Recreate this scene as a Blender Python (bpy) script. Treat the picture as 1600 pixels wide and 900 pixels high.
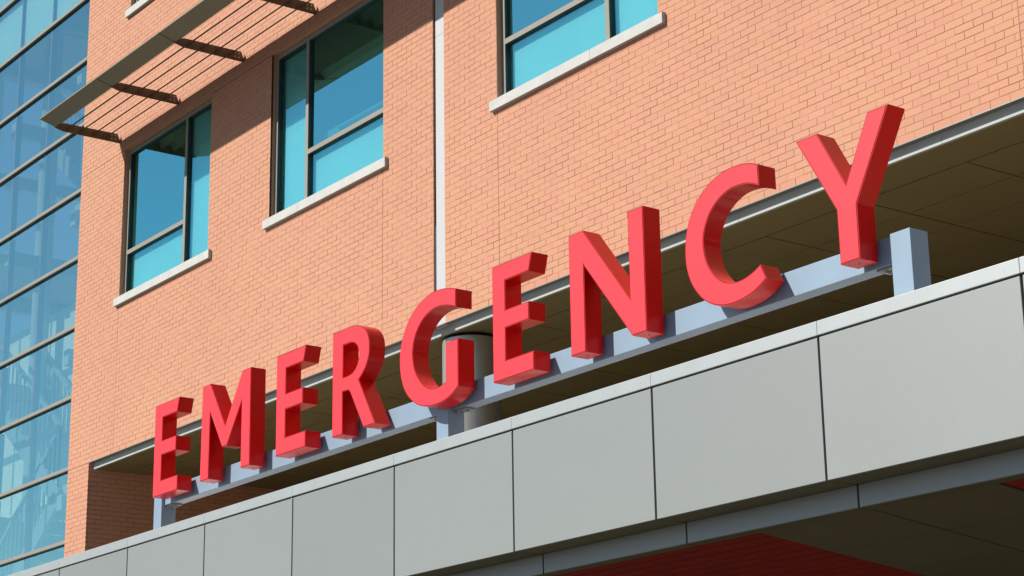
import bpy, bmesh, math, random
from mathutils import Vector, Matrix

random.seed(7)
scene = bpy.context.scene
for o in list(bpy.data.objects):
    bpy.data.objects.remove(o)
COL = scene.collection

# ------------------------------------------------------------------ camera
CAM = Vector((0.0, -12.18, 1.6))
RIGHT = Vector((0.591859, 0.805892, -0.01554))
UP = Vector((0.235155, -0.154196, 0.959649))
FWD = Vector((-0.770977, 0.571631, 0.280772))
FPX = 3163.86
cam_data = bpy.data.cameras.new('camera')
cam = bpy.data.objects.new('camera', cam_data)
COL.objects.link(cam)
m = Matrix.Identity(4)
for i in range(3):
    m[i][0] = RIGHT[i]; m[i][1] = UP[i]; m[i][2] = -FWD[i]; m[i][3] = CAM[i]
cam.matrix_world = m
cam_data.sensor_width = 36.0
cam_data.lens = FPX / 1600.0 * 36.0
cam_data.clip_start = 0.1
cam_data.clip_end = 3000.0
scene.camera = cam

# ------------------------------------------------------------------ sky, sun, exposure
SUN_TRAVEL = Vector((0.46, 1.0, -0.905)).normalized()
to_sun = -SUN_TRAVEL
elev = math.asin(to_sun.z)
azim = math.atan2(to_sun.x, to_sun.y)            # clockwise from +Y
world = bpy.data.worlds.new('World')
scene.world = world
world.use_nodes = True
wn = world.node_tree
bg = wn.nodes['Background']
sky = wn.nodes.new('ShaderNodeTexSky')
sky.sky_type = 'NISHITA'
sky.sun_disc = False
sky.sun_elevation = elev
sky.sun_rotation = azim
sky.air_density = 1.0
sky.dust_density = 0.4
sky.ozone_density = 1.5
wn.links.new(sky.outputs['Color'], bg.inputs['Color'])
bg.inputs['Strength'].default_value = 0.06
sun_data = bpy.data.lights.new('sun', 'SUN')
sun_data.energy = 5.0
sun_data.angle = math.radians(0.53)
sun_data.color = (1.0, 0.93, 0.82)
sun = bpy.data.objects.new('sun', sun_data)
COL.objects.link(sun)
sun.location = (-20, -40, 40)
sun.rotation_euler = SUN_TRAVEL.to_track_quat('-Z', 'Y').to_euler()
vs = scene.view_settings
vs.view_transform = 'Standard'
vs.look = 'None'
vs.exposure = 0.56
vs.gamma = 1.0
vs.use_curve_mapping = False
scene.render.engine = 'CYCLES'
scene.cycles.max_bounces = 8
scene.cycles.transparent_max_bounces = 16

# ------------------------------------------------------------------ helpers
def tag(o, label=None, cat=None, group=None, kind=None):
    if label: o['label'] = label
    if cat: o['category'] = cat
    if group: o['group'] = group
    if kind: o['kind'] = kind
    return o

def empty(name, loc, label, cat, group=None):
    o = bpy.data.objects.new(name, None)
    COL.objects.link(o)
    o.location = loc
    o.empty_display_size = 0.3
    return tag(o, label, cat, group)

class MB:
    def __init__(self):
        self.v = []; self.f = []
    def quad(self, *p):
        n = len(self.v); self.v += [tuple(q) for q in p]; self.f.append(tuple(range(n, n + len(p)))); return self
    def box(self, x0, x1, y0, y1, z0, z1, skip=()):
        n = len(self.v)
        self.v += [(x0,y0,z0),(x1,y0,z0),(x1,y1,z0),(x0,y1,z0),(x0,y0,z1),(x1,y0,z1),(x1,y1,z1),(x0,y1,z1)]
        F = {'b':(3,2,1,0),'t':(4,5,6,7),'f':(0,1,5,4),'r':(1,2,6,5),'k':(2,3,7,6),'l':(3,0,4,7)}
        for k, q in F.items():
            if k not in skip: self.f.append(tuple(n + i for i in q))
        return self
    def prism_x(self, prof, x0, x1):
        """profile of (y,z) points extruded along x"""
        n = len(self.v); c = len(prof)
        self.v += [(x0, y, z) for y, z in prof] + [(x1, y, z) for y, z in prof]
        self.f.append(tuple(n + i for i in range(c)))
        self.f.append(tuple(n + c + i for i in reversed(range(c))))
        for i in range(c):
            j = (i + 1) % c
            self.f.append((n + j, n + i, n + c + i, n + c + j))
        return self
    def cyl(self, cx, cy, z0, z1, r, seg=48, axis='z'):
        n = len(self.v)
        for z in (z0, z1):
            for i in range(seg):
                a = 2 * math.pi * i / seg
                u, w = r * math.cos(a), r * math.sin(a)
                if axis == 'z': self.v.append((cx + u, cy + w, z))
                elif axis == 'x': self.v.append((z, cx + u, cy + w))
                else: self.v.append((cx + u, z, cy + w))
        for i in range(seg):
            j = (i + 1) % seg
            self.f.append((n + i, n + j, n + seg + j, n + seg + i))
        self.f.append(tuple(n + i for i in reversed(range(seg))))
        self.f.append(tuple(n + seg + i for i in range(seg)))
        return self
    def bar(self, a, b, w, h=None):
        a = Vector(a); b = Vector(b); d = (b - a).normalized(); h = h or w
        s = d.cross(Vector((0, 0, 1)))
        if s.length < 1e-4: s = Vector((1, 0, 0))
        s.normalize(); t = s.cross(d).normalized()
        n = len(self.v)
        for p in (a, b):
            for i, j in ((-1,-1),(1,-1),(1,1),(-1,1)):
                self.v.append(tuple(p + s * (i * w / 2) + t * (j * h / 2)))
        for q in ((0,1,5,4),(1,2,6,5),(2,3,7,6),(3,0,4,7),(3,2,1,0),(4,5,6,7)):
            self.f.append(tuple(n + i for i in q))
        return self
    def mesh(self, name, mat):
        me = bpy.data.meshes.new(name)
        me.from_pydata(self.v, [], self.f)
        bm = bmesh.new(); bm.from_mesh(me)
        bmesh.ops.recalc_face_normals(bm, faces=bm.faces[:])
        bm.to_mesh(me); bm.free()
        if mat: me.materials.append(mat)
        return me
    def build(self, name, mat, parent=None, smooth=None, bevel=None, label=None, kind=None):
        me = self.mesh(name, mat)
        if smooth:
            for p in me.polygons: p.use_smooth = True
            me.set_sharp_from_angle(angle=math.radians(smooth))
        return link(name, me, parent, bevel, label, kind)

def link(name, me, parent=None, bevel=None, label=None, kind=None, loc=None):
    o = bpy.data.objects.new(name, me)
    COL.objects.link(o)
    if parent is not None:
        o.parent = parent
        pm = Vector((0, 0, 0)); q = parent
        while q is not None:
            pm += q.location; q = q.parent
        o.location = (Vector(loc) if loc is not None else Vector((0, 0, 0))) - pm
    elif loc is not None:
        o.location = loc
    if bevel:
        b = o.modifiers.new('bevel', 'BEVEL'); b.width = bevel; b.segments = 2; b.limit_method = 'ANGLE'
    if label: o['label'] = label
    if kind: o['kind'] = kind
    return o

def box(name, mat, parent, x0, x1, y0, y1, z0, z1, bevel=None, **k):
    return MB().box(x0, x1, y0, y1, z0, z1).build(name, mat, parent, bevel=bevel, **k)

def to_px(p):
    d = Vector(p) - CAM
    w = d.dot(FWD)
    return 800 + FPX * d.dot(RIGHT) / w, 450 - FPX * d.dot(UP) / w, w

# ------------------------------------------------------------------ materials
def mat_new(name):
    mt = bpy.data.materials.new(name); mt.use_nodes = True
    nt = mt.node_tree
    return mt, nt, nt.nodes['Principled BSDF']

def N(nt, typ, **kw):
    n = nt.nodes.new(typ)
    for k, v in kw.items():
        setattr(n, k, v)
    return n

def world_pos(nt):
    return N(nt, 'ShaderNodeNewGeometry').outputs['Position']

def noise_ramp(nt, vec, scale, lo, hi, detail=4.0, p0=0.3, p1=0.7):
    n = N(nt, 'ShaderNodeTexNoise'); n.inputs['Scale'].default_value = scale; n.inputs['Detail'].default_value = detail
    nt.links.new(vec, n.inputs['Vector'])
    r = N(nt, 'ShaderNodeValToRGB')
    r.color_ramp.elements[0].position = p0; r.color_ramp.elements[0].color = (*lo, 1)
    r.color_ramp.elements[1].position = p1; r.color_ramp.elements[1].color = (*hi, 1)
    nt.links.new(n.outputs['Fac'], r.inputs['Fac'])
    return r.outputs['Color'], n.outputs['Fac']

def mul(nt, a, b, fac=1.0):
    x = N(nt, 'ShaderNodeMix', data_type='RGBA', blend_type='MULTIPLY')
    x.inputs[0].default_value = fac
    nt.links.new(a, x.inputs[6]); nt.links.new(b, x.inputs[7])
    return x.outputs[2]

def bump(nt, p, h, strength=0.2, dist=0.002):
    b = N(nt, 'ShaderNodeBump'); b.inputs['Strength'].default_value = strength; b.inputs['Distance'].default_value = dist
    nt.links.new(h, b.inputs['Height']); nt.links.new(b.outputs['Normal'], p.inputs['Normal'])

def make_brick():
    mt, nt, p = mat_new('brick_clay')
    pos = world_pos(nt)
    geo = N(nt, 'ShaderNodeNewGeometry'); oi = N(nt, 'ShaderNodeObjectInfo')
    add = N(nt, 'ShaderNodeMath', operation='ADD')
    nt.links.new(geo.outputs['Random Per Island'], add.inputs[0]); nt.links.new(oi.outputs['Random'], add.inputs[1])
    fr = N(nt, 'ShaderNodeMath', operation='FRACT'); nt.links.new(add.outputs[0], fr.inputs[0])
    r = N(nt, 'ShaderNodeValToRGB'); cr = r.color_ramp
    cr.elements[0].position = 0.0; cr.elements[0].color = (0.446, 0.228, 0.160, 1)
    cr.elements[1].position = 1.0; cr.elements[1].color = (0.450, 0.250, 0.156, 1)
    for ps, c in ((0.15, (0.455, 0.234, 0.163, 1)), (0.4, (0.460, 0.238, 0.164, 1)), (0.6, (0.456, 0.243, 0.160, 1)), (0.85, (0.468, 0.246, 0.166, 1))):
        e = cr.elements.new(ps); e.color = c
    nt.links.new(fr.outputs[0], r.inputs['Fac'])
    big, _ = noise_ramp(nt, pos, 0.45, (0.96, 0.945, 0.955), (1.015, 1.03, 1.01), 6.0)
    fine, ff = noise_ramp(nt, pos, 90.0, (0.92, 0.90, 0.89), (1.04, 1.03, 1.03))
    nt.links.new(mul(nt, mul(nt, r.outputs['Color'], big), fine), p.inputs['Base Color'])
    p.inputs['Roughness'].default_value = 0.85
    p.inputs['Specular IOR Level'].default_value = 0.25
    bump(nt, p, ff, 0.35, 0.002)
    return mt

def make_plain(name, col, rough=0.5, metallic=0.0, var=0.04, scale=3.0, spec=0.5, coat=0.0, bmp=0.0):
    mt, nt, p = mat_new(name)
    pos = world_pos(nt)
    lo = tuple(c * (1 - var) for c in col); hi = tuple(min(1, c * (1 + var)) for c in col)
    c, f = noise_ramp(nt, pos, scale, lo, hi)
    nt.links.new(c, p.inputs['Base Color'])
    p.inputs['Roughness'].default_value = rough
    p.inputs['Metallic'].default_value = metallic
    p.inputs['Specular IOR Level'].default_value = spec
    if coat: p.inputs['Coat Weight'].default_value = coat
    if bmp:
        bump(nt, p, f, bmp, 0.003)
    return mt

def make_glass(name, tint, refl, refl_fac, rough=0.0, wave=0.0):
    mt, nt, p = mat_new(name)
    nt.nodes.remove(p)
    out = nt.nodes['Material Output']
    tr = N(nt, 'ShaderNodeBsdfTransparent'); tr.inputs['Color'].default_value = (*tint, 1)
    gl = N(nt, 'ShaderNodeBsdfGlossy'); gl.inputs['Color'].default_value = (*refl, 1); gl.inputs['Roughness'].default_value = rough
    lw = N(nt, 'ShaderNodeFresnel'); lw.inputs['IOR'].default_value = 1.5
    mx = N(nt, 'ShaderNodeMath', operation='ADD', use_clamp=True); mx.inputs[1].default_value = refl_fac
    nt.links.new(lw.outputs[0], mx.inputs[0])
    geo = N(nt, 'ShaderNodeNewGeometry')
    inv = N(nt, 'ShaderNodeMath', operation='SUBTRACT'); inv.inputs[0].default_value = 1.0
    nt.links.new(geo.outputs['Backfacing'], inv.inputs[1])
    outer = N(nt, 'ShaderNodeMath', operation='MULTIPLY')
    nt.links.new(mx.outputs[0], outer.inputs[0]); nt.links.new(inv.outputs[0], outer.inputs[1])
    mix = N(nt, 'ShaderNodeMixShader')
    nt.links.new(outer.outputs[0], mix.inputs[0]); nt.links.new(tr.outputs[0], mix.inputs[1]); nt.links.new(gl.outputs[0], mix.inputs[2])
    nt.links.new(mix.outputs[0], out.inputs['Surface'])
    if wave:
        n = N(nt, 'ShaderNodeTexNoise'); n.inputs['Scale'].default_value = 1.3; n.inputs['Detail'].default_value = 1.0
        nt.links.new(world_pos(nt), n.inputs['Vector'])
        b = N(nt, 'ShaderNodeBump'); b.inputs['Strength'].default_value = wave; b.inputs['Distance'].default_value = 0.01
        nt.links.new(n.outputs['Fac'], b.inputs['Height'])
        nt.links.new(b.outputs['Normal'], gl.inputs['Normal'])
    return mt

BRICK = make_brick()
MORTAR = make_plain('mortar', (0.385, 0.202, 0.138), 0.95, var=0.25, scale=5, spec=0.1)
SEALANT = make_plain('joint_sealant', (0.26, 0.125, 0.085), 0.8, spec=0.1)
LIMESTONE = make_plain('cast_stone_sill', (0.41, 0.425, 0.425), 0.8, var=0.05, scale=9, spec=0.2, bmp=0.15)
WHITE_METAL = make_plain('white_metal', (0.40, 0.42, 0.445), 0.45, var=0.02, scale=2)
ALU = make_plain('window_aluminium', (0.22, 0.22, 0.20), 0.6, metallic=0.0, var=0.03, spec=0.2)
DARK = make_plain('dark_void', (0.012, 0.012, 0.013), 0.8, spec=0.1)
GASKET_SHADE = make_plain('black_gasket_shade', (0.02, 0.025, 0.03), 0.6)  # black for real joints and gaskets, and for shade lining the window frames
SUNSHADE = make_plain('sunshade_metal', (0.19, 0.17, 0.12), 0.5, metallic=0.3, var=0.03)
SHADED_METAL = make_plain('bracket_metal_shaded', (0.115, 0.075, 0.045), 0.5, metallic=0.2, var=0.05)  # same metal as the blade, darkened to put shade into brackets and louvers
def make_panel():
    mt, nt, p = mat_new('fascia_silver_panel')
    pos = world_pos(nt)
    c, f = noise_ramp(nt, pos, 0.9, (0.320, 0.338, 0.328), (0.330, 0.348, 0.337))
    dirt, f2 = noise_ramp(nt, pos, 14.0, (0.985, 0.985, 0.98), (1.0, 1.0, 1.0), 8.0, 0.25, 0.5)
    oi = N(nt, 'ShaderNodeObjectInfo')
    r = N(nt, 'ShaderNodeMapRange'); r.inputs['To Min'].default_value = 0.955; r.inputs['To Max'].default_value = 1.03
    nt.links.new(oi.outputs['Random'], r.inputs['Value'])
    cc = N(nt, 'ShaderNodeCombineColor')
    for i in range(3): nt.links.new(r.outputs[0], cc.inputs[i])
    nt.links.new(mul(nt, mul(nt, c, dirt), cc.outputs[0]), p.inputs['Base Color'])
    p.inputs['Metallic'].default_value = 0.5
    p.inputs['Roughness'].default_value = 0.32
    n = N(nt, 'ShaderNodeTexNoise'); n.inputs['Scale'].default_value = 1.6; n.inputs['Detail'].default_value = 1.0
    nt.links.new(pos, n.inputs['Vector'])
    bump(nt, p, n.outputs['Fac'], 0.06, 0.03)
    return mt
PANEL = make_panel()
COPING = make_plain('coping_metal', (0.36, 0.395, 0.41), 0.42, metallic=0.4, var=0.03, scale=6)
BLUEGREY = make_plain('bluegrey_metal', (0.30, 0.34, 0.38), 0.5, metallic=0.3, var=0.03)
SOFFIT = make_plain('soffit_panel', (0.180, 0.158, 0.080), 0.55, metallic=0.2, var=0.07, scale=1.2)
REDSLAT = make_plain('red_slat', (0.34, 0.028, 0.018), 0.6, var=0.08, scale=4, spec=0.15)
TRIM = make_plain('soffit_trim_paint', (0.33, 0.365, 0.37), 0.7, spec=0.2)
STEEL = make_plain('painted_steel', (0.200, 0.285, 0.385), 0.42, metallic=0.1, var=0.03, scale=5)
SILICONE = make_plain('glazing_silicone', (0.10, 0.13, 0.22), 0.6)
STEEL_DARK = make_plain('galvanised_plate', (0.20, 0.21, 0.20), 0.5, metallic=0.5)
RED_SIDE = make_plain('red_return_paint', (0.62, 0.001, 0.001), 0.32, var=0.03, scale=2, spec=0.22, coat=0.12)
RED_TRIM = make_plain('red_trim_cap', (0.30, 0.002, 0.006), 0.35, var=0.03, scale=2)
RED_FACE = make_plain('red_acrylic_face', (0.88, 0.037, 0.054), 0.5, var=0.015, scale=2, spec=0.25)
COLUMN = make_plain('column_cladding', (0.36, 0.36, 0.33), 0.4, metallic=0.6, var=0.02)
GLASS = make_glass('window_glass', (0.74, 0.95, 0.94), (0.30, 0.96, 1.0), 0.68, wave=0.05)
SGLASS = make_glass('spandrel_glass', (0.78, 0.97, 0.97), (0.28, 0.90, 1.0), 0.46, wave=0.05)
CGLASS = make_glass('curtain_glass', (0.93, 1.0, 1.0), (0.50, 0.99, 1.0), 0.54, wave=0.03)
BACKING = make_plain('spandrel_backing', (0.66, 0.84, 0.84), 0.8, var=0.03, scale=1.0, spec=0.1)
BOARD = make_plain('window_board_paint', (0.82, 0.84, 0.82), 0.6)
ROOM = make_plain('room_wall', (0.20, 0.20, 0.19), 0.9, spec=0.1)
INNER = make_plain('tower_structure', (0.50, 0.52, 0.52), 0.7)
INNER_WALL = make_plain('tower_back_wall', (0.82, 0.79, 0.68), 0.85, var=0.05)
BOUNCE_STRIP = make_plain('roof_bounce_pale', (0.76, 0.75, 0.72), 0.9, var=0.05, scale=1.5, spec=0.1)  # pale finish of the added bounce strip
GRAVEL = make_plain('roof_gravel', (0.25, 0.20, 0.13), 0.95, var=0.2, scale=6, spec=0.1)
ASPHALT = make_plain('driveway_concrete', (0.085, 0.080, 0.070), 0.9, var=0.15, scale=0.6, spec=0.2)

# ------------------------------------------------------------------ ground
g = MB().quad((-600, -600, 0), (600, -600, 0), (600, 600, 0), (-600, 600, 0)).build('ground', ASPHALT)
tag(g, kind='structure')

# ------------------------------------------------------------------ brick building
bld = empty('brick_building', (-18, 0.5, 0), 'tan orange brick hospital building with windows above the canopy', 'building')
Z0, CH, BL, JT = 7.49, 0.06797, 0.2033, 0.0062
WX0, WX1, WZ1 = -27.47, -0.4, 16.1
OPEN = [(-25.97, -23.28), (-21.63, -18.94), (-16.64, -13.935)]
ZS, ZH = 9.655, 12.044                # sill underside, head
FLOOR = 4.53
HOLES = [(a, b, ZS, ZH) for a, b in OPEN] + [(a, b, ZS + FLOOR, ZH + FLOOR) for a, b in OPEN]
STRIP = (-17.885, -17.665)
HOLES.append((STRIP[0], STRIP[1], Z0 - 0.1, WZ1))
SEGS = [(-27.47, -25.97), (-25.97, -18.94), (-18.94, -17.885), (-17.665, -16.64), (-16.64, -9.57), (-9.57, WX1)]

# mortar backing: grid of quads with the holes left out
xs = sorted({WX0, WX1} | {v for h in HOLES for v in h[:2]})
zs = sorted({Z0 + 0.004, WZ1} | {v for h in HOLES for v in h[2:4] if Z0 < v < WZ1})
mw = MB()
MY = 0.0024
for i in range(len(xs) - 1):
    for j in range(len(zs) - 1):
        cx, cz = (xs[i] + xs[i+1]) / 2, (zs[j] + zs[j+1]) / 2
        if any(h[0] < cx < h[1] and h[2] < cz < h[3] for h in HOLES): continue
        mw.quad((xs[i], MY, zs[j]), (xs[i+1], MY, zs[j]), (xs[i+1], MY, zs[j+1]), (xs[i], MY, zs[j+1]))
PX1 = -26.757                          # right edge of the pier below the wall
mw.quad((WX0, MY, 3.5), (PX1 - 0.012, MY, 3.5), (PX1 - 0.012, MY, Z0 - 0.006), (WX0, MY, Z0 - 0.006))
wall = mw.build('brick_wall', MORTAR, bld)

def sub(iv, h0, h1):
    out = []
    for a, b in iv:
        if h1 <= a or h0 >= b: out.append((a, b)); continue
        if h0 > a: out.append((a, h0))
        if h1 < b: out.append((h1, b))
    return out

full, rest = [], []
nrows = int((WZ1 - Z0) / CH)
for r in range(nrows):
    za = Z0 + r * CH + (0.0028 if r else 0.0); zb = Z0 + (r + 1) * CH - 0.0038
    if abs(Z0 + (r + 1) * CH - ZH) < 0.02: zb -= 0.004
    for s0, s1 in SEGS:
        x = s0 + 0.005 - (BL / 2 if r % 2 else 0.0)
        while x < s1:
            a, b = max(x, s0 + 0.005), min(x + BL - JT, s1 - 0.005)
            x += BL
            if b - a < 0.015: continue
            iv = [(a, b)]
            for h in HOLES:
                if h[2] < za + 0.5 * CH < h[3]:
                    iv = sub(iv, h[0], h[1])
            for a2, b2 in iv:
                if b2 - a2 < 0.012: continue
                if abs(b2 - a2 - (BL - JT)) < 1e-4 and r and zb - za > CH - 0.0070:
                    full.append((a2, b2, za, zb))
                else:
                    rest.append((a2, b2, za, zb))
# pier bricks under the wall line
r = -1
while Z0 + r * CH > 3.6:
    za, zb = Z0 + r * CH + 0.004, Z0 + (r + 1) * CH - 0.0055 - (0.008 if r == -1 else 0)
    x = WX0 + 0.005 - (BL / 2 if r % 2 else 0)
    while x < PX1:
        a, b = max(x, WX0 + 0.005), min(x + BL - JT, PX1)
        x += BL
        if b - a > 0.012: rest.append((a, b, za, zb))
    r -= 1

def seen(c):
    u, v, w = to_px(((c[0] + c[1]) / 2, 0, (c[2] + c[3]) / 2))
    return 8 < u < 1592 and 8 < v < 890, w
cand = []
for c in full:
    ok, w = seen(c)
    if ok: cand.append((w, c))
cand.sort()
near = [c for _, c in cand[:300]]
nearset = set(near)
rest += [c for c in full if c not in nearset]
bh = CH - 0.0095
bme = None
def brick_box(M_, a, b, za, zb, jit):
    M_.box(a, b, jit, 0.03, za, zb, skip=('k',))
proto = MB(); brick_box(proto, 0, BL - JT, 0, near[0][3] - near[0][2], 0.0)
bme = proto.mesh('brick', BRICK)
for a, b, za, zb in near:
    link('brick', bme, wall, loc=(a, random.uniform(-0.0014, 0.0012), za))
mb = MB()
for a, b, za, zb in rest:
    brick_box(mb, a, b, za, zb, random.uniform(-0.0014, 0.0012))
mb.build('bricks', BRICK, wall, kind='stuff')

# control joints and the shelf joint, set back between the bricks
for x in (-25.97, -18.94, -16.64, -9.57):
    zlist = [(Z0 + 0.006, WZ1)]
    for h in HOLES:
        if abs(h[0] - x) < 0.01 or abs(h[1] - x) < 0.01:
            zlist = sub(zlist, h[2], h[3])
    for a, b in zlist:
        box('control_joint', SEALANT, wall, x - 0.0048, x + 0.0048, 0.0010, MY - 0.0002, a, b)
xx = [(WX0, WX1)]
for h in HOLES[:3] + HOLES[-1:]:
    xx = sub(xx, h[0], h[1])
for a, b in xx:
    box('shelf_joint', GASKET_SHADE, wall, a, b, 0.0007, MY - 0.0002, ZH - 0.0095, ZH + 0.002)

# return wall of the recess at the left
rw = MB()
rw.quad((PX1 - 0.0065, 0.03, 3.5), (PX1 - 0.0065, 7.9, 3.5), (PX1 - 0.0065, 7.9, 7.46), (PX1 - 0.0065, 0.03, 7.46))
rwall = rw.build('recess_side_wall', MORTAR, bld)
rb = MB()
r = -1
while Z0 + r * CH > 4.3:
    za, zb = Z0 + r * CH + 0.004, Z0 + (r + 1) * CH - 0.0055 - (0.05 if r == -1 else 0)
    y = 0.0335 - (BL / 2 if r % 2 else 0)
    while y < 7.8:
        a, b = max(y, 0.0335), y + BL - JT
        y += BL
        if b - a > 0.012 and zb > za:
            rb.box(PX1 - 0.03, PX1 + random.uniform(-.001, .001), a, b, za, zb, skip=('l',))
    r -= 1
rb.build('bricks', BRICK, rwall, kind='stuff')
MB().box(PX1, -0.4, 7.9, 8.1, 0, 7.46).build('recess_back_wall', ROOM, bld)

# lintel, trim and soffit below the brick
lin = MB().box(PX1 + 0.002, WX1, -0.004, 0.068, Z0 - 0.010, Z0 - 0.001)
lin.build('steel_lintel', STEEL_DARK, bld)
trim_x = [PX1 + 0.02] + [-25.4 + 2.48 * i for i in range(11)]
for i in range(len(trim_x) - 1):
    box('soffit_trim', TRIM, bld, trim_x[i] + 0.002, trim_x[i+1] - 0.002, 0.070, 0.105, 7.390, Z0 - 0.0105)
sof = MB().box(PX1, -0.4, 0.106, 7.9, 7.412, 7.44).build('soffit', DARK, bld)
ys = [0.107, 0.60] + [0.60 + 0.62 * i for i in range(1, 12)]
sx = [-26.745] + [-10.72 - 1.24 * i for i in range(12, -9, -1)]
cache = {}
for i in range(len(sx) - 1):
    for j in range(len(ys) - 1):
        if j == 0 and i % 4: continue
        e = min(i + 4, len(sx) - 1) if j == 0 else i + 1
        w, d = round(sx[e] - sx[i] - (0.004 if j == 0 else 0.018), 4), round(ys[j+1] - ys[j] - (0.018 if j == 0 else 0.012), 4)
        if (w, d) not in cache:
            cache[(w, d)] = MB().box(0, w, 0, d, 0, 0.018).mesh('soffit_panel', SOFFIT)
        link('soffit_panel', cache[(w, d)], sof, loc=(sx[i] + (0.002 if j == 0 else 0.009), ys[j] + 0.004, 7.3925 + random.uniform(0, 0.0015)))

# white metal expansion strip between the two window bays
st = box('expansion_strip', WHITE_METAL, bld, STRIP[0] + 0.022, STRIP[1] - 0.003, 0.022, 0.05, Z0 - 0.02, 10.95)
box('expansion_strip', WHITE_METAL, bld, STRIP[0] + 0.022, STRIP[1] - 0.003, 0.022, 0.05, 10.954, WZ1)
box('strip_gap', DARK, bld, STRIP[0] - 0.002, STRIP[1] + 0.002, 0.051, 0.06, Z0, WZ1)
MB().prism_x([(0.0, Z0 - 0.03), (-0.05, Z0 - 0.035), (-0.05, Z0 - 0.028), (0.0, Z0 - 0.012)], STRIP[0] + 0.0, STRIP[1] + 0.05).build('strip_drip', STEEL_DARK, bld)

# windows
def window(x0, x1, dz, big_left, desc):
    zs_, zh = 9.765 + dz, ZH - 0.010 + dz
    F0, F1, T = 0.072, 0.135, 0.058
    mx = x0 + 1.80 if big_left else x0 + 0.765
    tz = 10.424 + dz
    fm = MB()
    fm.box(x0 + 0.001, x0 + T, F0, F1, zs_, zh)
    fm.box(x1 - T, x1 - 0.001, F0, F1, zs_, zh)
    fm.box(x0 + T, x1 - T, F0 + 0.001, F1, zh - T, zh)
    fm.box(x0 + T, x1 - T, F0 + 0.001, F1, zs_, zs_ + 0.03)
    win = fm.build('window', ALU, bld, label=desc)
    box('mullion', ALU, win, mx, mx + 0.066, F0 - 0.001, F1, zs_ + 0.03, zh - T)
    if big_left: bx0, bx1, nx0, nx1 = x0 + T, mx, mx + 0.066, x1 - T
    else: nx0, nx1, bx0, bx1 = x0 + T, mx, mx + 0.066, x1 - T
    box('transom', ALU, win, bx0, bx1, F0 - 0.001, F1, tz, tz + 0.062)
    gy = 0.113
    for a, b, c, d in ((bx0, bx1, tz + 0.062, zh - T), (bx0, bx1, zs_ + 0.03, tz), (nx0, nx1, zs_ + 0.03, zh - T)):
        big = (b == bx1 and c > tz)
        box('pane', GLASS if big else SGLASS, win, a + 0.0045, b - 0.0045, gy, gy + 0.006, c + 0.0045, d - 0.0045)
    # opaque panels behind the lower and the narrow pane, room behind the large one
    box('backing_panel', BACKING, win, bx0, bx1, 0.168, 0.176, zs_ - 0.02, tz + 0.03)
    box('backing_panel', BACKING, win, nx0 - 0.03, nx1 + 0.06, 0.1685, 0.1765, zs_ - 0.02, zh)
    lw = MB()
    for a, b, c, d in ((bx0, bx1, tz + 0.062, zh - T), (bx0, bx1, zs_ + 0.03, tz), (nx0, nx1, zs_ + 0.03, zh - T)):
        y0, y1, e = F0 + 0.004, 0.1675, 0.004
        lw.box(a + 0.0005, a + e, y0, y1, c, d).box(b - e, b - 0.0005, y0, y1, c, d)
        lw.box(a + e, b - e, y0, y1, d - e, d - 0.0005).box(a + e, b - e, y0, y1, c + 0.0005, c + e)
    lw.build('shade_liner', GASKET_SHADE, win)  # black lining: gasket, plus the shade of the frame returns put into colour
    rm = MB()
    rm.box(bx0 - 0.02, bx1 + 0.02, 0.178, 3.0, tz - 0.6, zh + 0.3, skip=('f',))
    rm.build('room', ROOM, win)
    # deep inner window board and a half lowered roller blind
    box('window_board', BOARD, win, bx0, bx1, 0.30, 0.34, tz - 0.2, tz + (0.32 if not big_left else 0.20))
    if dz == 0.0 and not big_left:
        MB().bar((bx0 + 0.40, 0.285, tz + 0.262), (bx1 + 0.3, 0.285, tz + 0.262), 0.03, 0.028).build('blind_rail', WHITE_METAL, win)
    # brick reveals
    rv = MB()
    rv.quad((x0, 0.004, zs_ - 0.1), (x0, 0.16, zs_ - 0.1), (x0, 0.16, zh + 0.01), (x0, 0.004, zh + 0.01))
    rv.quad((x1, 0.004, zs_ - 0.1), (x1, 0.16, zs_ - 0.1), (x1, 0.16, zh + 0.01), (x1, 0.004, zh + 0.01))
    rv.quad((x0, 0.004, zh + 0.0095), (x1, 0.004, zh + 0.0095), (x1, 0.16, zh + 0.0095), (x0, 0.16, zh + 0.0095))
    rv.build('brick_reveal', BRICK, win)
    # cast stone sill in two lengths with an open joint
    xm = x0 + 0.62 * (x1 - x0) if big_left else x0 + 0.30 * (x1 - x0)
    zb, zt = 9.652 + dz, 9.768 + dz
    prof = [(-0.048, zb), (-0.048, zt - 0.003), (-0.045, zt), (0.11, zt + 0.012), (0.11, zb), (-0.002, zb)]
    for a, b in ((x0 - 0.088, xm - 0.002), (xm + 0.002, x1 + 0.112)):
        MB().prism_x(prof, a, b).build('sill', LIMESTONE, win)
    return win
names = ['window over the sunshade end beside the glass tower, narrow pane on its right',
         'window with its narrow pane on the left, beside the white strip',
         'window on the far side of the white strip, narrow pane on its right']
for i, (a, b) in enumerate(OPEN):
    window(a, b, 0.0, i != 1, names[i])
    window(a, b, FLOOR, i != 1, 'upper storey window over the sunshade')

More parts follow.
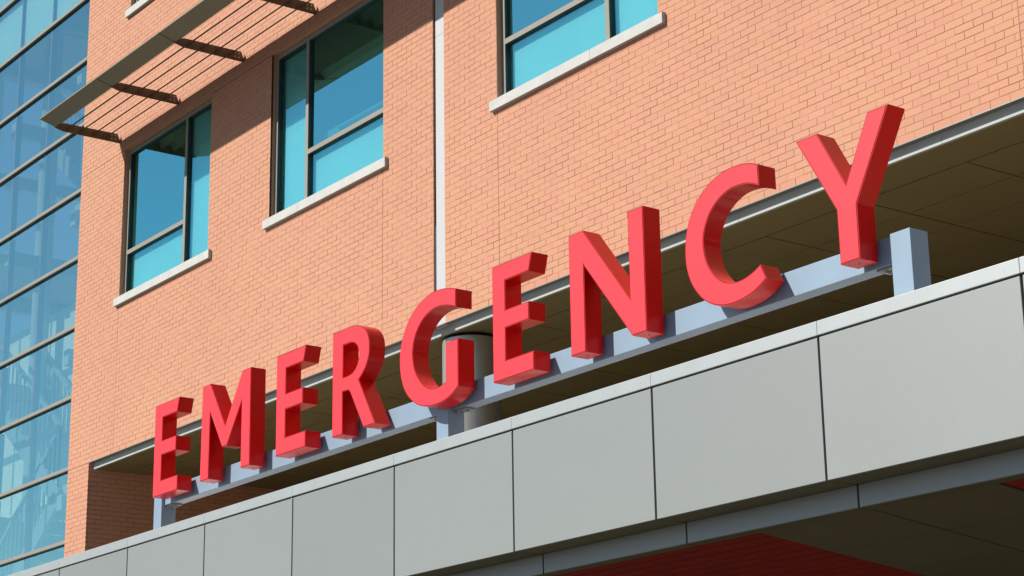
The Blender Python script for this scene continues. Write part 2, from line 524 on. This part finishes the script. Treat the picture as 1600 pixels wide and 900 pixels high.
# ------------------------------------------------------------------ glass stair tower
twr = empty('glass_stair_tower', (-31, 3, 0), 'glass stair tower with pale horizontal mullions beside the brick building', 'building')
TX1 = -27.472
cols = [TX1] + [-29.03 - 1.30 * i for i in range(5)]
rows = [7.50 + 1.087 * i for i in range(-3, 10)]
GY = 0.055
gcache = {}
for i in range(len(cols) - 1):
    for j in range(len(rows) - 1):
        w, h = round(cols[i] - cols[i+1] - 0.02, 4), round(rows[j+1] - rows[j] - 0.075, 4)
        if (w, h) not in gcache: gcache[(w, h)] = MB().box(0, w, 0, 0.008, 0, h).mesh('pane', CGLASS)
        link('pane', gcache[(w, h)], twr, loc=(cols[i+1] + 0.01, GY, rows[j] + 0.0625))
for z in rows:
    mu = box('mullion', ALU, twr, cols[-1], TX1 - 0.004, 0.012, 0.10, z, z + 0.052)
    box('mullion_gasket', GASKET_SHADE, mu, cols[-1], TX1 - 0.004, 0.016, 0.09, z - 0.012, z - 0.0005)
for x in cols[1:]:
    for j in range(len(rows) - 1):
        box('glazing_joint', SILICONE, twr, x - 0.012, x + 0.012, GY + 0.002, GY + 0.10, rows[j] + 0.0625, rows[j+1] - 0.0125)
# opaque spandrel rows near the top
for j in range(len(rows) - 1):
    if rows[j] > 15.0:
        for i in range(len(cols) - 1):
            box('spandrel_panel', BACKING, twr, cols[i+1] + 0.01, cols[i] - 0.01, 0.11, 0.12, rows[j] + 0.05, rows[j+1] - 0.02)
# structure inside: columns, depth beams, landings
for x in (-28.3, -30.9, -33.5):
    for y in (0.9, 3.2, 5.6):
        MB().cyl(x, y, 3.0, 17.5, 0.15, 20).build('column', INNER, twr, smooth=40)
for z in (7.05, 9.30, 11.55, 13.85, 16.0):
    for x in (-28.3, -30.9, -33.5):
        box('floor_beam', INNER, twr, x - 0.09, x + 0.09, 0.25, 6.0, z, z + 0.24)
    box('edge_beam', INNER, twr, cols[-1], TX1 - 0.05, 5.55, 5.75, z + 0.02, z + 0.2)
for z in (7.3, 11.8, 16.25):
    box('landing', INNER, twr, cols[-1], -31.6, 0.4, 6.0, z, z + 0.18)
    box('landing', INNER, twr, -28.6, TX1 - 0.06, 0.4, 6.0, z, z + 0.18)
# stair flights with railings
def flight(xa, za, xb, zb, y0, y1):
    st = MB()
    n = 12
    for k in range(n):
        t0, t1 = k / n, (k + 1) / n
        xa_, xb_ = xa + (xb - xa) * t0, xa + (xb - xa) * t1
        z = za + (zb - za) * t1
        st.box(min(xa_, xb_), max(xa_, xb_), y0, y1, z - 0.17, z)
    s = st.build('stair_flight', INNER, twr)
    for y in (y0, y1):
        rl = MB()
        rl.bar((xa, y, za + 1.0), (xb, y, zb + 1.0), 0.06)
        rl.bar((xa, y, za - 0.1), (xb, y, zb - 0.1), 0.06, 0.28)
        for k in range(0, 19):
            t = k / 18
            x, z = xa + (xb - xa) * t, za + (zb - za) * t
            rl.bar((x, y, z), (x, y, z + 1.0), 0.025)
        rl.build('stair_railing', WHITE_METAL, s)
flight(-28.6, 7.4, -31.6, 9.6, 0.35, 1.05)
flight(-31.6, 5.2, -28.6, 7.4, 0.35, 1.05)
flight(-31.6, 9.6, -28.6, 11.9, 2.9, 4.1)
flight(-28.6, 11.9, -31.6, 14.1, 1.3, 2.5)
flight(-31.6, 14.1, -28.6, 16.3, 2.9, 4.1)
box('back_wall', INNER_WALL, twr, -36.5, TX1 - 0.02, 6.1, 6.3, 0, 12.6)
box('core_wall', INNER_WALL, twr, -34.5, -27.8, 1.20, 1.33, 3.0, 10.9)
box('side_wall', INNER_WALL, twr, TX1 - 0.05, TX1 - 0.012, 0.12, 6.1, 3.0, 17.5)
box('side_wall', INNER_WALL, twr, -36.4, -36.2, 0.2, 6.1, 0.0, 8.4)
box('roof', INNER, twr, -36.5, TX1 - 0.01, -0.02, 6.3, 17.6, 17.9)

# ------------------------------------------------------------------ sunshade
ss = empty('sunshade', (-20, -0.6, 12.3), 'metal louvered sunshade bracketed to the brick wall above windows', 'sunshade')
SX0 = -26.155
bxs = [SX0 + 1.88 * i for i in range(9)]
bprof = [(-1.045, 12.240), (-0.905, 12.206), (-0.60, 12.206), (-0.004, 12.206), (-0.004, 12.23), (-0.045, 12.345), (-0.90, 12.335), (-0.945, 12.318), (-1.032, 12.246)]
bm_ = MB().prism_x(bprof, -0.008, 0.008).mesh('bracket', SHADED_METAL)
nr_ = MB().prism_x([(-1.266, 12.312), (-1.03, 12.244), (-1.03, 12.30), (-1.266, 12.32)], -0.0035, 0.0035).mesh('nose_rib', SHADED_METAL)
pm_ = MB().prism_x([(-0.30, 12.212), (-0.006, 12.212), (-0.006, 12.24), (-0.055, 12.338), (-0.24, 12.338)], -0.018, 0.018).mesh('end_plate', SHADED_METAL)
bo_ = MB()
for y in (-0.09, -0.15):
    for z in (12.245, 12.30):
        bo_.cyl(y, z, 0.0185, 0.030, 0.011, 8, axis='x')
bom = bo_.mesh('bolt', COPING)
for k, x in enumerate(bxs):
    b = link('bracket', bm_, ss, loc=(x, 0, 0))
    link('end_plate', pm_, b, loc=(x, 0, 0))
    if k: link('nose_rib', nr_, b, loc=(x, 0, 0))
    link('bolts', bom, b, loc=(x, 0, 0))
for k in range(len(bxs) - 1):
    a, b = bxs[k] - (0.008 if k == 0 else -0.004), bxs[k+1] - 0.004
    MB().prism_x([(-1.27, 12.317), (-1.27, 12.336), (-1.262, 12.345), (-0.913, 12.352), (-0.916, 12.342), (-1.03, 12.250)], a, b).build('front_blade', SUNSHADE, ss)
    for y in (-0.80, -0.595, -0.39, -0.185):
        dy, dz = 0.757 * 0.072, 0.653 * 0.072
        ny, nz = -0.653 * 0.008, 0.757 * 0.008
        cz = 12.298
        MB().prism_x([(y - dy - ny, cz - dz - nz), (y + dy - ny, cz + dz - nz), (y + dy + ny, cz + dz + nz), (y - dy + ny, cz - dz + nz)], bxs[k] + 0.009, bxs[k+1] - 0.009).build('louver', SHADED_METAL, ss)

# ------------------------------------------------------------------ round column behind the sign
colo = empty('round_column', (-17.78, 0.43, 4.8), 'grey metal clad round column under the soffit behind the letter G', 'column')
MB().cyl(-17.78, 0.43, 4.78, 7.352, 0.327, 64).build('cladding', COLUMN, colo, smooth=40)
MB().cyl(-17.78, 0.43, 7.352, 7.39, 0.30, 64).build('shadow_gap', DARK, colo, smooth=40)

# ------------------------------------------------------------------ entrance canopy
can = empty('entrance_canopy', (-13, -1.5, 3.8), 'canopy with silver metal fascia panels running below the red letters', 'canopy')
FY = -3.41
jx = [-8.647 + 1.605 * i for i in range(-11, 6)]
pz0, pz1 = 3.906, 4.808
box('fascia_backing', DARK, can, jx[0], jx[-1], FY + 0.028, FY + 0.05, 3.91, 4.89)
pm = MB().box(0, 1.605 - 0.020, 0, 0.026, 0, pz1 - pz0).mesh('fascia_panel', PANEL)
lm = MB().box(0, 1.605 - 0.010, 0, 0.24, 0, 0.012).mesh('fascia_return', SOFFIT)
cm = MB().box(0, 1.605 - 0.002, 0, 0.30, 0, 0.093).mesh('coping', COPING)
sm = MB().box(0, 1.605 - 0.018, 0, 0.02, 0, 0.139).mesh('inner_fascia', BLUEGREY)
rv_ = MB()
for k in range(6):
    rv_.cyl(0.11 + 0.277 * k, 0.047, -0.0015, 0.001, 0.0035, 8, axis='y')
rvm = rv_.mesh('rivets', WHITE_METAL)
for x in jx[:-1]:
    link('fascia_panel', pm, can, loc=(x + 0.010, FY + random.uniform(0, 0.002), pz0), bevel=0.003)
    link('fascia_return', lm, can, loc=(x + 0.005, FY + 0.027, pz0 + 0.002))
    c = link('coping', cm, can, loc=(x + 0.001, FY - 0.006, 4.820), bevel=0.004)
    link('rivets', rvm, c, loc=(x + 0.001, FY - 0.006, 4.820))
    link('inner_fascia', sm, can, loc=(x + 0.009, FY + 0.267, 3.7675))
box('inner_backing', DARK, can, jx[0], jx[-1], FY + 0.288, FY + 0.30, 3.77, 3.92)
box('roof_edge_bounce', BOUNCE_STRIP, can, -26.74, -0.4, FY + 0.30, -1.75, 4.62, 4.80)  # unseen pale strip, added to bounce light up under the letters
box('roof_deck', GRAVEL, can, -26.74, -0.4, -1.75, 7.88, 4.60, 4.775)
# sloping lower soffit
def lz(y): return 3.767 - 0.108 * (y + 3.03)
SL0, SL1 = -3.028, 1.6
def sheet(name, mat, x0, x1, y0, y1, t=0.012, up=0.0, parent=None):
    z0, z1 = lz(y0) + up, lz(y1) + up
    mbb = MB()
    mbb.prism_x([(y0, z0), (y0, z0 + t), (y1, z1 + t), (y1, z1)], x0, x1)
    return mbb.build(name, mat, parent)
ls = sheet('lower_soffit', DARK, jx[0], jx[-1], SL0 + 0.002, SL1, t=0.02, up=0.03, parent=can)
for x in jx[:-1]:
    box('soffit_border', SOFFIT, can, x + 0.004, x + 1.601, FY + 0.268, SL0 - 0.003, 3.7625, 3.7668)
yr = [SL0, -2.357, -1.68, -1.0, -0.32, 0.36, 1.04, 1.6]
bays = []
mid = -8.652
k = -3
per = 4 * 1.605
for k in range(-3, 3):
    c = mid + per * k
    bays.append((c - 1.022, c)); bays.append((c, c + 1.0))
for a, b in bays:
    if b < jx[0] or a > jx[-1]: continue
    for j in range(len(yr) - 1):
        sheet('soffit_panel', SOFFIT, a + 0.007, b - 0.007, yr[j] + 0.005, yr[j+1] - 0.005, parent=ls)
cs = [mid + per * k for k in range(-3, 3)]
for k in range(len(cs) - 1):
    a, b = cs[k] + 1.0 + 0.012, cs[k+1] - 1.022 - 0.012
    a, b = max(a, jx[0]), min(b, jx[-1])
    y = SL0 + 0.01
    while y < SL1 - 0.1:
        sheet('red_slat', REDSLAT, a, b, y, y + 0.118, t=0.010, up=0.006, parent=ls)
        y += 0.132

# ------------------------------------------------------------------ EMERGENCY sign
sg = empty('emergency_sign', (-13.2, -3.0, 4.8), 'red sign of standing letters reading EMERGENCY on a grey steel beam', 'sign')
LY, LD, LZ = -3.228, 0.158, 5.294
BY0, BY1 = -3.035, -2.91

def crom(pts):
    out = []
    n = len(pts)
    for i in range(n - 1):
        p0, p1, p2, p3 = pts[max(i-1, 0)], pts[i], pts[i+1], pts[min(i+2, n-1)]
        for s in range(4):
            t = s / 4
            out.append(tuple(0.5 * ((2*b) + (-a + c)*t + (2*a - 5*b + 4*c - d)*t*t + (-a + 3*b - 3*c + d)*t**3) for a, b, c, d in zip(p0, p1, p2, p3)))
    out.append(pts[-1])
    return out
Eo = [(0,.930),(.522,.930),(.478,.788),(.170,.788),(.170,.550),(.472,.550),(.472,.406),(.168,.406),(.168,.148),(.524,.148),(.524,0),(0,0)]
Mo = [(0,.930),(.163,.930),(.474,.466),(.785,.930),(.950,.930),(.958,0),(.783,0),(.785,.640),(.512,.262),(.420,.262),(.168,.640),(.160,0),(-.012,0)]
No = [(0,.930),(.174,.930),(.694,.284),(.694,.930),(.867,.930),(.867,0),(.708,0),(.175,.656),(.175,0),(0,0)]
Yo = [(0,.928),(.194,.928),(.424,.516),(.642,.930),(.820,.930),(.504,.362),(.504,0),(.332,0),(.328,.366)]
Ci = crom([(.768,.734),(.68,.771),(.59,.788),(.479,.786),(.373,.750),(.284,.686),(.227,.605),(.196,.513),(.200,.419),(.227,.327),(.283,.239),(.350,.178),(.435,.140),(.544,.129),(.654,.152),(.743,.191)])
Cx = crom([(.795,.083),(.717,.038),(.626,.006),(.505,-.012),(.394,-.010),(.296,.013),(.205,.058),(.124,.127),(.054,.224),(.012,.334),(.0,.454),(.015,.574),(.053,.682),(.117,.776),(.208,.854),(.327,.912),(.452,.939),(.582,.938),(.69,.917),(.766,.886)])
Gi = crom([(.821,.734),(.694,.774),(.566,.790),(.458,.778),(.353,.736),(.273,.670),(.222,.592),(.199,.508),(.204,.416),(.236,.322),(.300,.234),(.377,.169),(.470,.129),(.570,.123),(.670,.146)])
Gx = crom([(.849,.075),(.749,.020),(.643,-.008),(.520,-.016),(.409,-.007),(.302,.020),(.213,.064),(.125,.132),(.058,.217),(.018,.317),(.0,.424),(.008,.540),(.047,.654),(.115,.757),(.208,.839),(.327,.899),(.459,.931),(.589,.935),(.717,.917),(.823,.887)])
Rx = crom([(.322,.930),(.419,.915),(.515,.868),(.577,.797),(.602,.703),(.590,.606),(.545,.526),(.481,.465),(.431,.430)])
Ri = crom([(.296,.786),(.358,.770),(.407,.729),(.431,.667),(.422,.605),(.385,.546),(.322,.510),(.251,.500),(.174,.500)])
Ro = [(0,.930)] + Rx + [(.696,0),(.507,0),(.290,.350),(.262,.372),(.170,.374),(.170,0),(0,0)]
Rc = [(.176,.788)] + Ri
OUT = {'E': [Eo], 'M': [Mo], 'N': [No], 'Y': [Yo], 'C': [Ci + Cx], 'G': [Gi + [(.674,.467),(.849,.467)] + Gx], 'R': [Ro, Rc]}

def glyph(ch, depth, offset):
    cu = bpy.data.curves.new('glyph', 'CURVE')
    cu.dimensions = '2D'; cu.fill_mode = 'BOTH'
    cu.extrude = depth / 2; cu.offset = offset
    for c in OUT[ch]:
        pts = [c[0]]
        for p in c[1:]:
            if (p[0]-pts[-1][0])**2 + (p[1]-pts[-1][1])**2 > 1e-7: pts.append(p)
        s = cu.splines.new('POLY'); s.points.add(len(pts) - 1)
        for q, p in zip(s.points, pts): q.co = (p[0], p[1], 0, 1)
        s.use_cyclic_u = True
    tmp = bpy.data.objects.new('glyph', cu); COL.objects.link(tmp)
    dg = bpy.context.evaluated_depsgraph_get()
    me = bpy.data.meshes.new_from_object(tmp.evaluated_get(dg))
    bpy.data.objects.remove(tmp)
    # glyph plane XY -> world XZ, thickness along Y
    me.transform(Matrix(((1,0,0,0),(0,0,-1,0),(0,1,0,0),(0,0,0,1))))
    bm = bmesh.new(); bm.from_mesh(me)
    bmesh.ops.remove_doubles(bm, verts=bm.verts[:], dist=1e-5)
    bmesh.ops.recalc_face_normals(bm, faces=bm.faces[:])
    bm.to_mesh(me); bm.free()
    for p in me.polygons: p.use_smooth = True
    me.set_sharp_from_angle(angle=math.radians(28))
    me.materials.clear()
    return me
body, face = {}, {}
for ch in OUT:
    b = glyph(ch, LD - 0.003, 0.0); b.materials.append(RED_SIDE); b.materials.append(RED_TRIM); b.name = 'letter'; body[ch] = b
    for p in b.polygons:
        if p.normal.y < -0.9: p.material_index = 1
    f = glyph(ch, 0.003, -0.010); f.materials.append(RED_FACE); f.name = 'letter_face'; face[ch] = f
word = [('E', -18.135, .013, 'first letter E'), ('M', -17.132, .012, 'letter M'), ('E', -15.700, .006, 'second letter E'), ('R', -14.724, .002, 'letter R'), ('G', -13.658, 0, 'letter G'), ('E', -12.336, 0, 'third letter E'), ('N', -11.356, 0, 'letter N'), ('C', -10.055, 0, 'letter C'), ('Y', -8.921, 0, 'letter Y')]
holes = {'E': [.26], 'M': [.07, .87], 'R': [.08, .60], 'G': [.5], 'N': [.09, .79], 'C': [.45], 'Y': [.418]}
hm = MB().cyl(0, 0, -0.0012, 0.001, 0.007, 10).mesh('drain_hole', DARK)
for ch, x, dz, d in word:
    l = link('letter', body[ch], sg, loc=(x, LY + 0.003 + (LD - 0.003) / 2, LZ + dz), label='red ' + d + ' with dark red sides')
    link('letter_face', face[ch], l, loc=(x, LY + 0.0012, LZ + dz))
    for hx in holes[ch]:
        zo = -0.0135 if ch in 'GC' else 0.0
        if ch in 'GC': continue
        link('drain_hole', hm, l, loc=(x + hx, LY + 0.085, LZ + dz + zo))
posts = [-18.335, -13.270, -8.222]
PW = 0.084
for k, x in enumerate(posts):
    p = box('post', STEEL, sg, x - PW, x + PW, -3.068, BY1 + 0.004, 4.79, 5.452, bevel=0.004)
    box('base_plate', STEEL_DARK, p, x - 0.14, x + 0.14, BY0 - 0.05, BY1 + 0.06, 4.801, 4.815)
for k in range(2):
    a, b = posts[k] + PW + 0.004, posts[k+1] - PW - 0.004
    bm2 = box('beam', STEEL, sg, a, b, BY0, BY1, 5.268, 5.450, bevel=0.004)
    for e, s in ((a, 1), (b, -1)):
        x0, x1 = sorted((e + s * 0.002, e + s * 0.17))
        box('splice_plate', STEEL_DARK, bm2, x0, x1, BY0 + 0.015, BY1 - 0.015, 5.254, 5.267)
        bb = MB()
        for q in (0.04, 0.12):
            for yy in (BY0 + 0.045, BY1 - 0.045):
                bb.cyl(e + s * q, yy, 5.238, 5.254, 0.013, 6)
        bb.build('bolts', COPING, bm2)
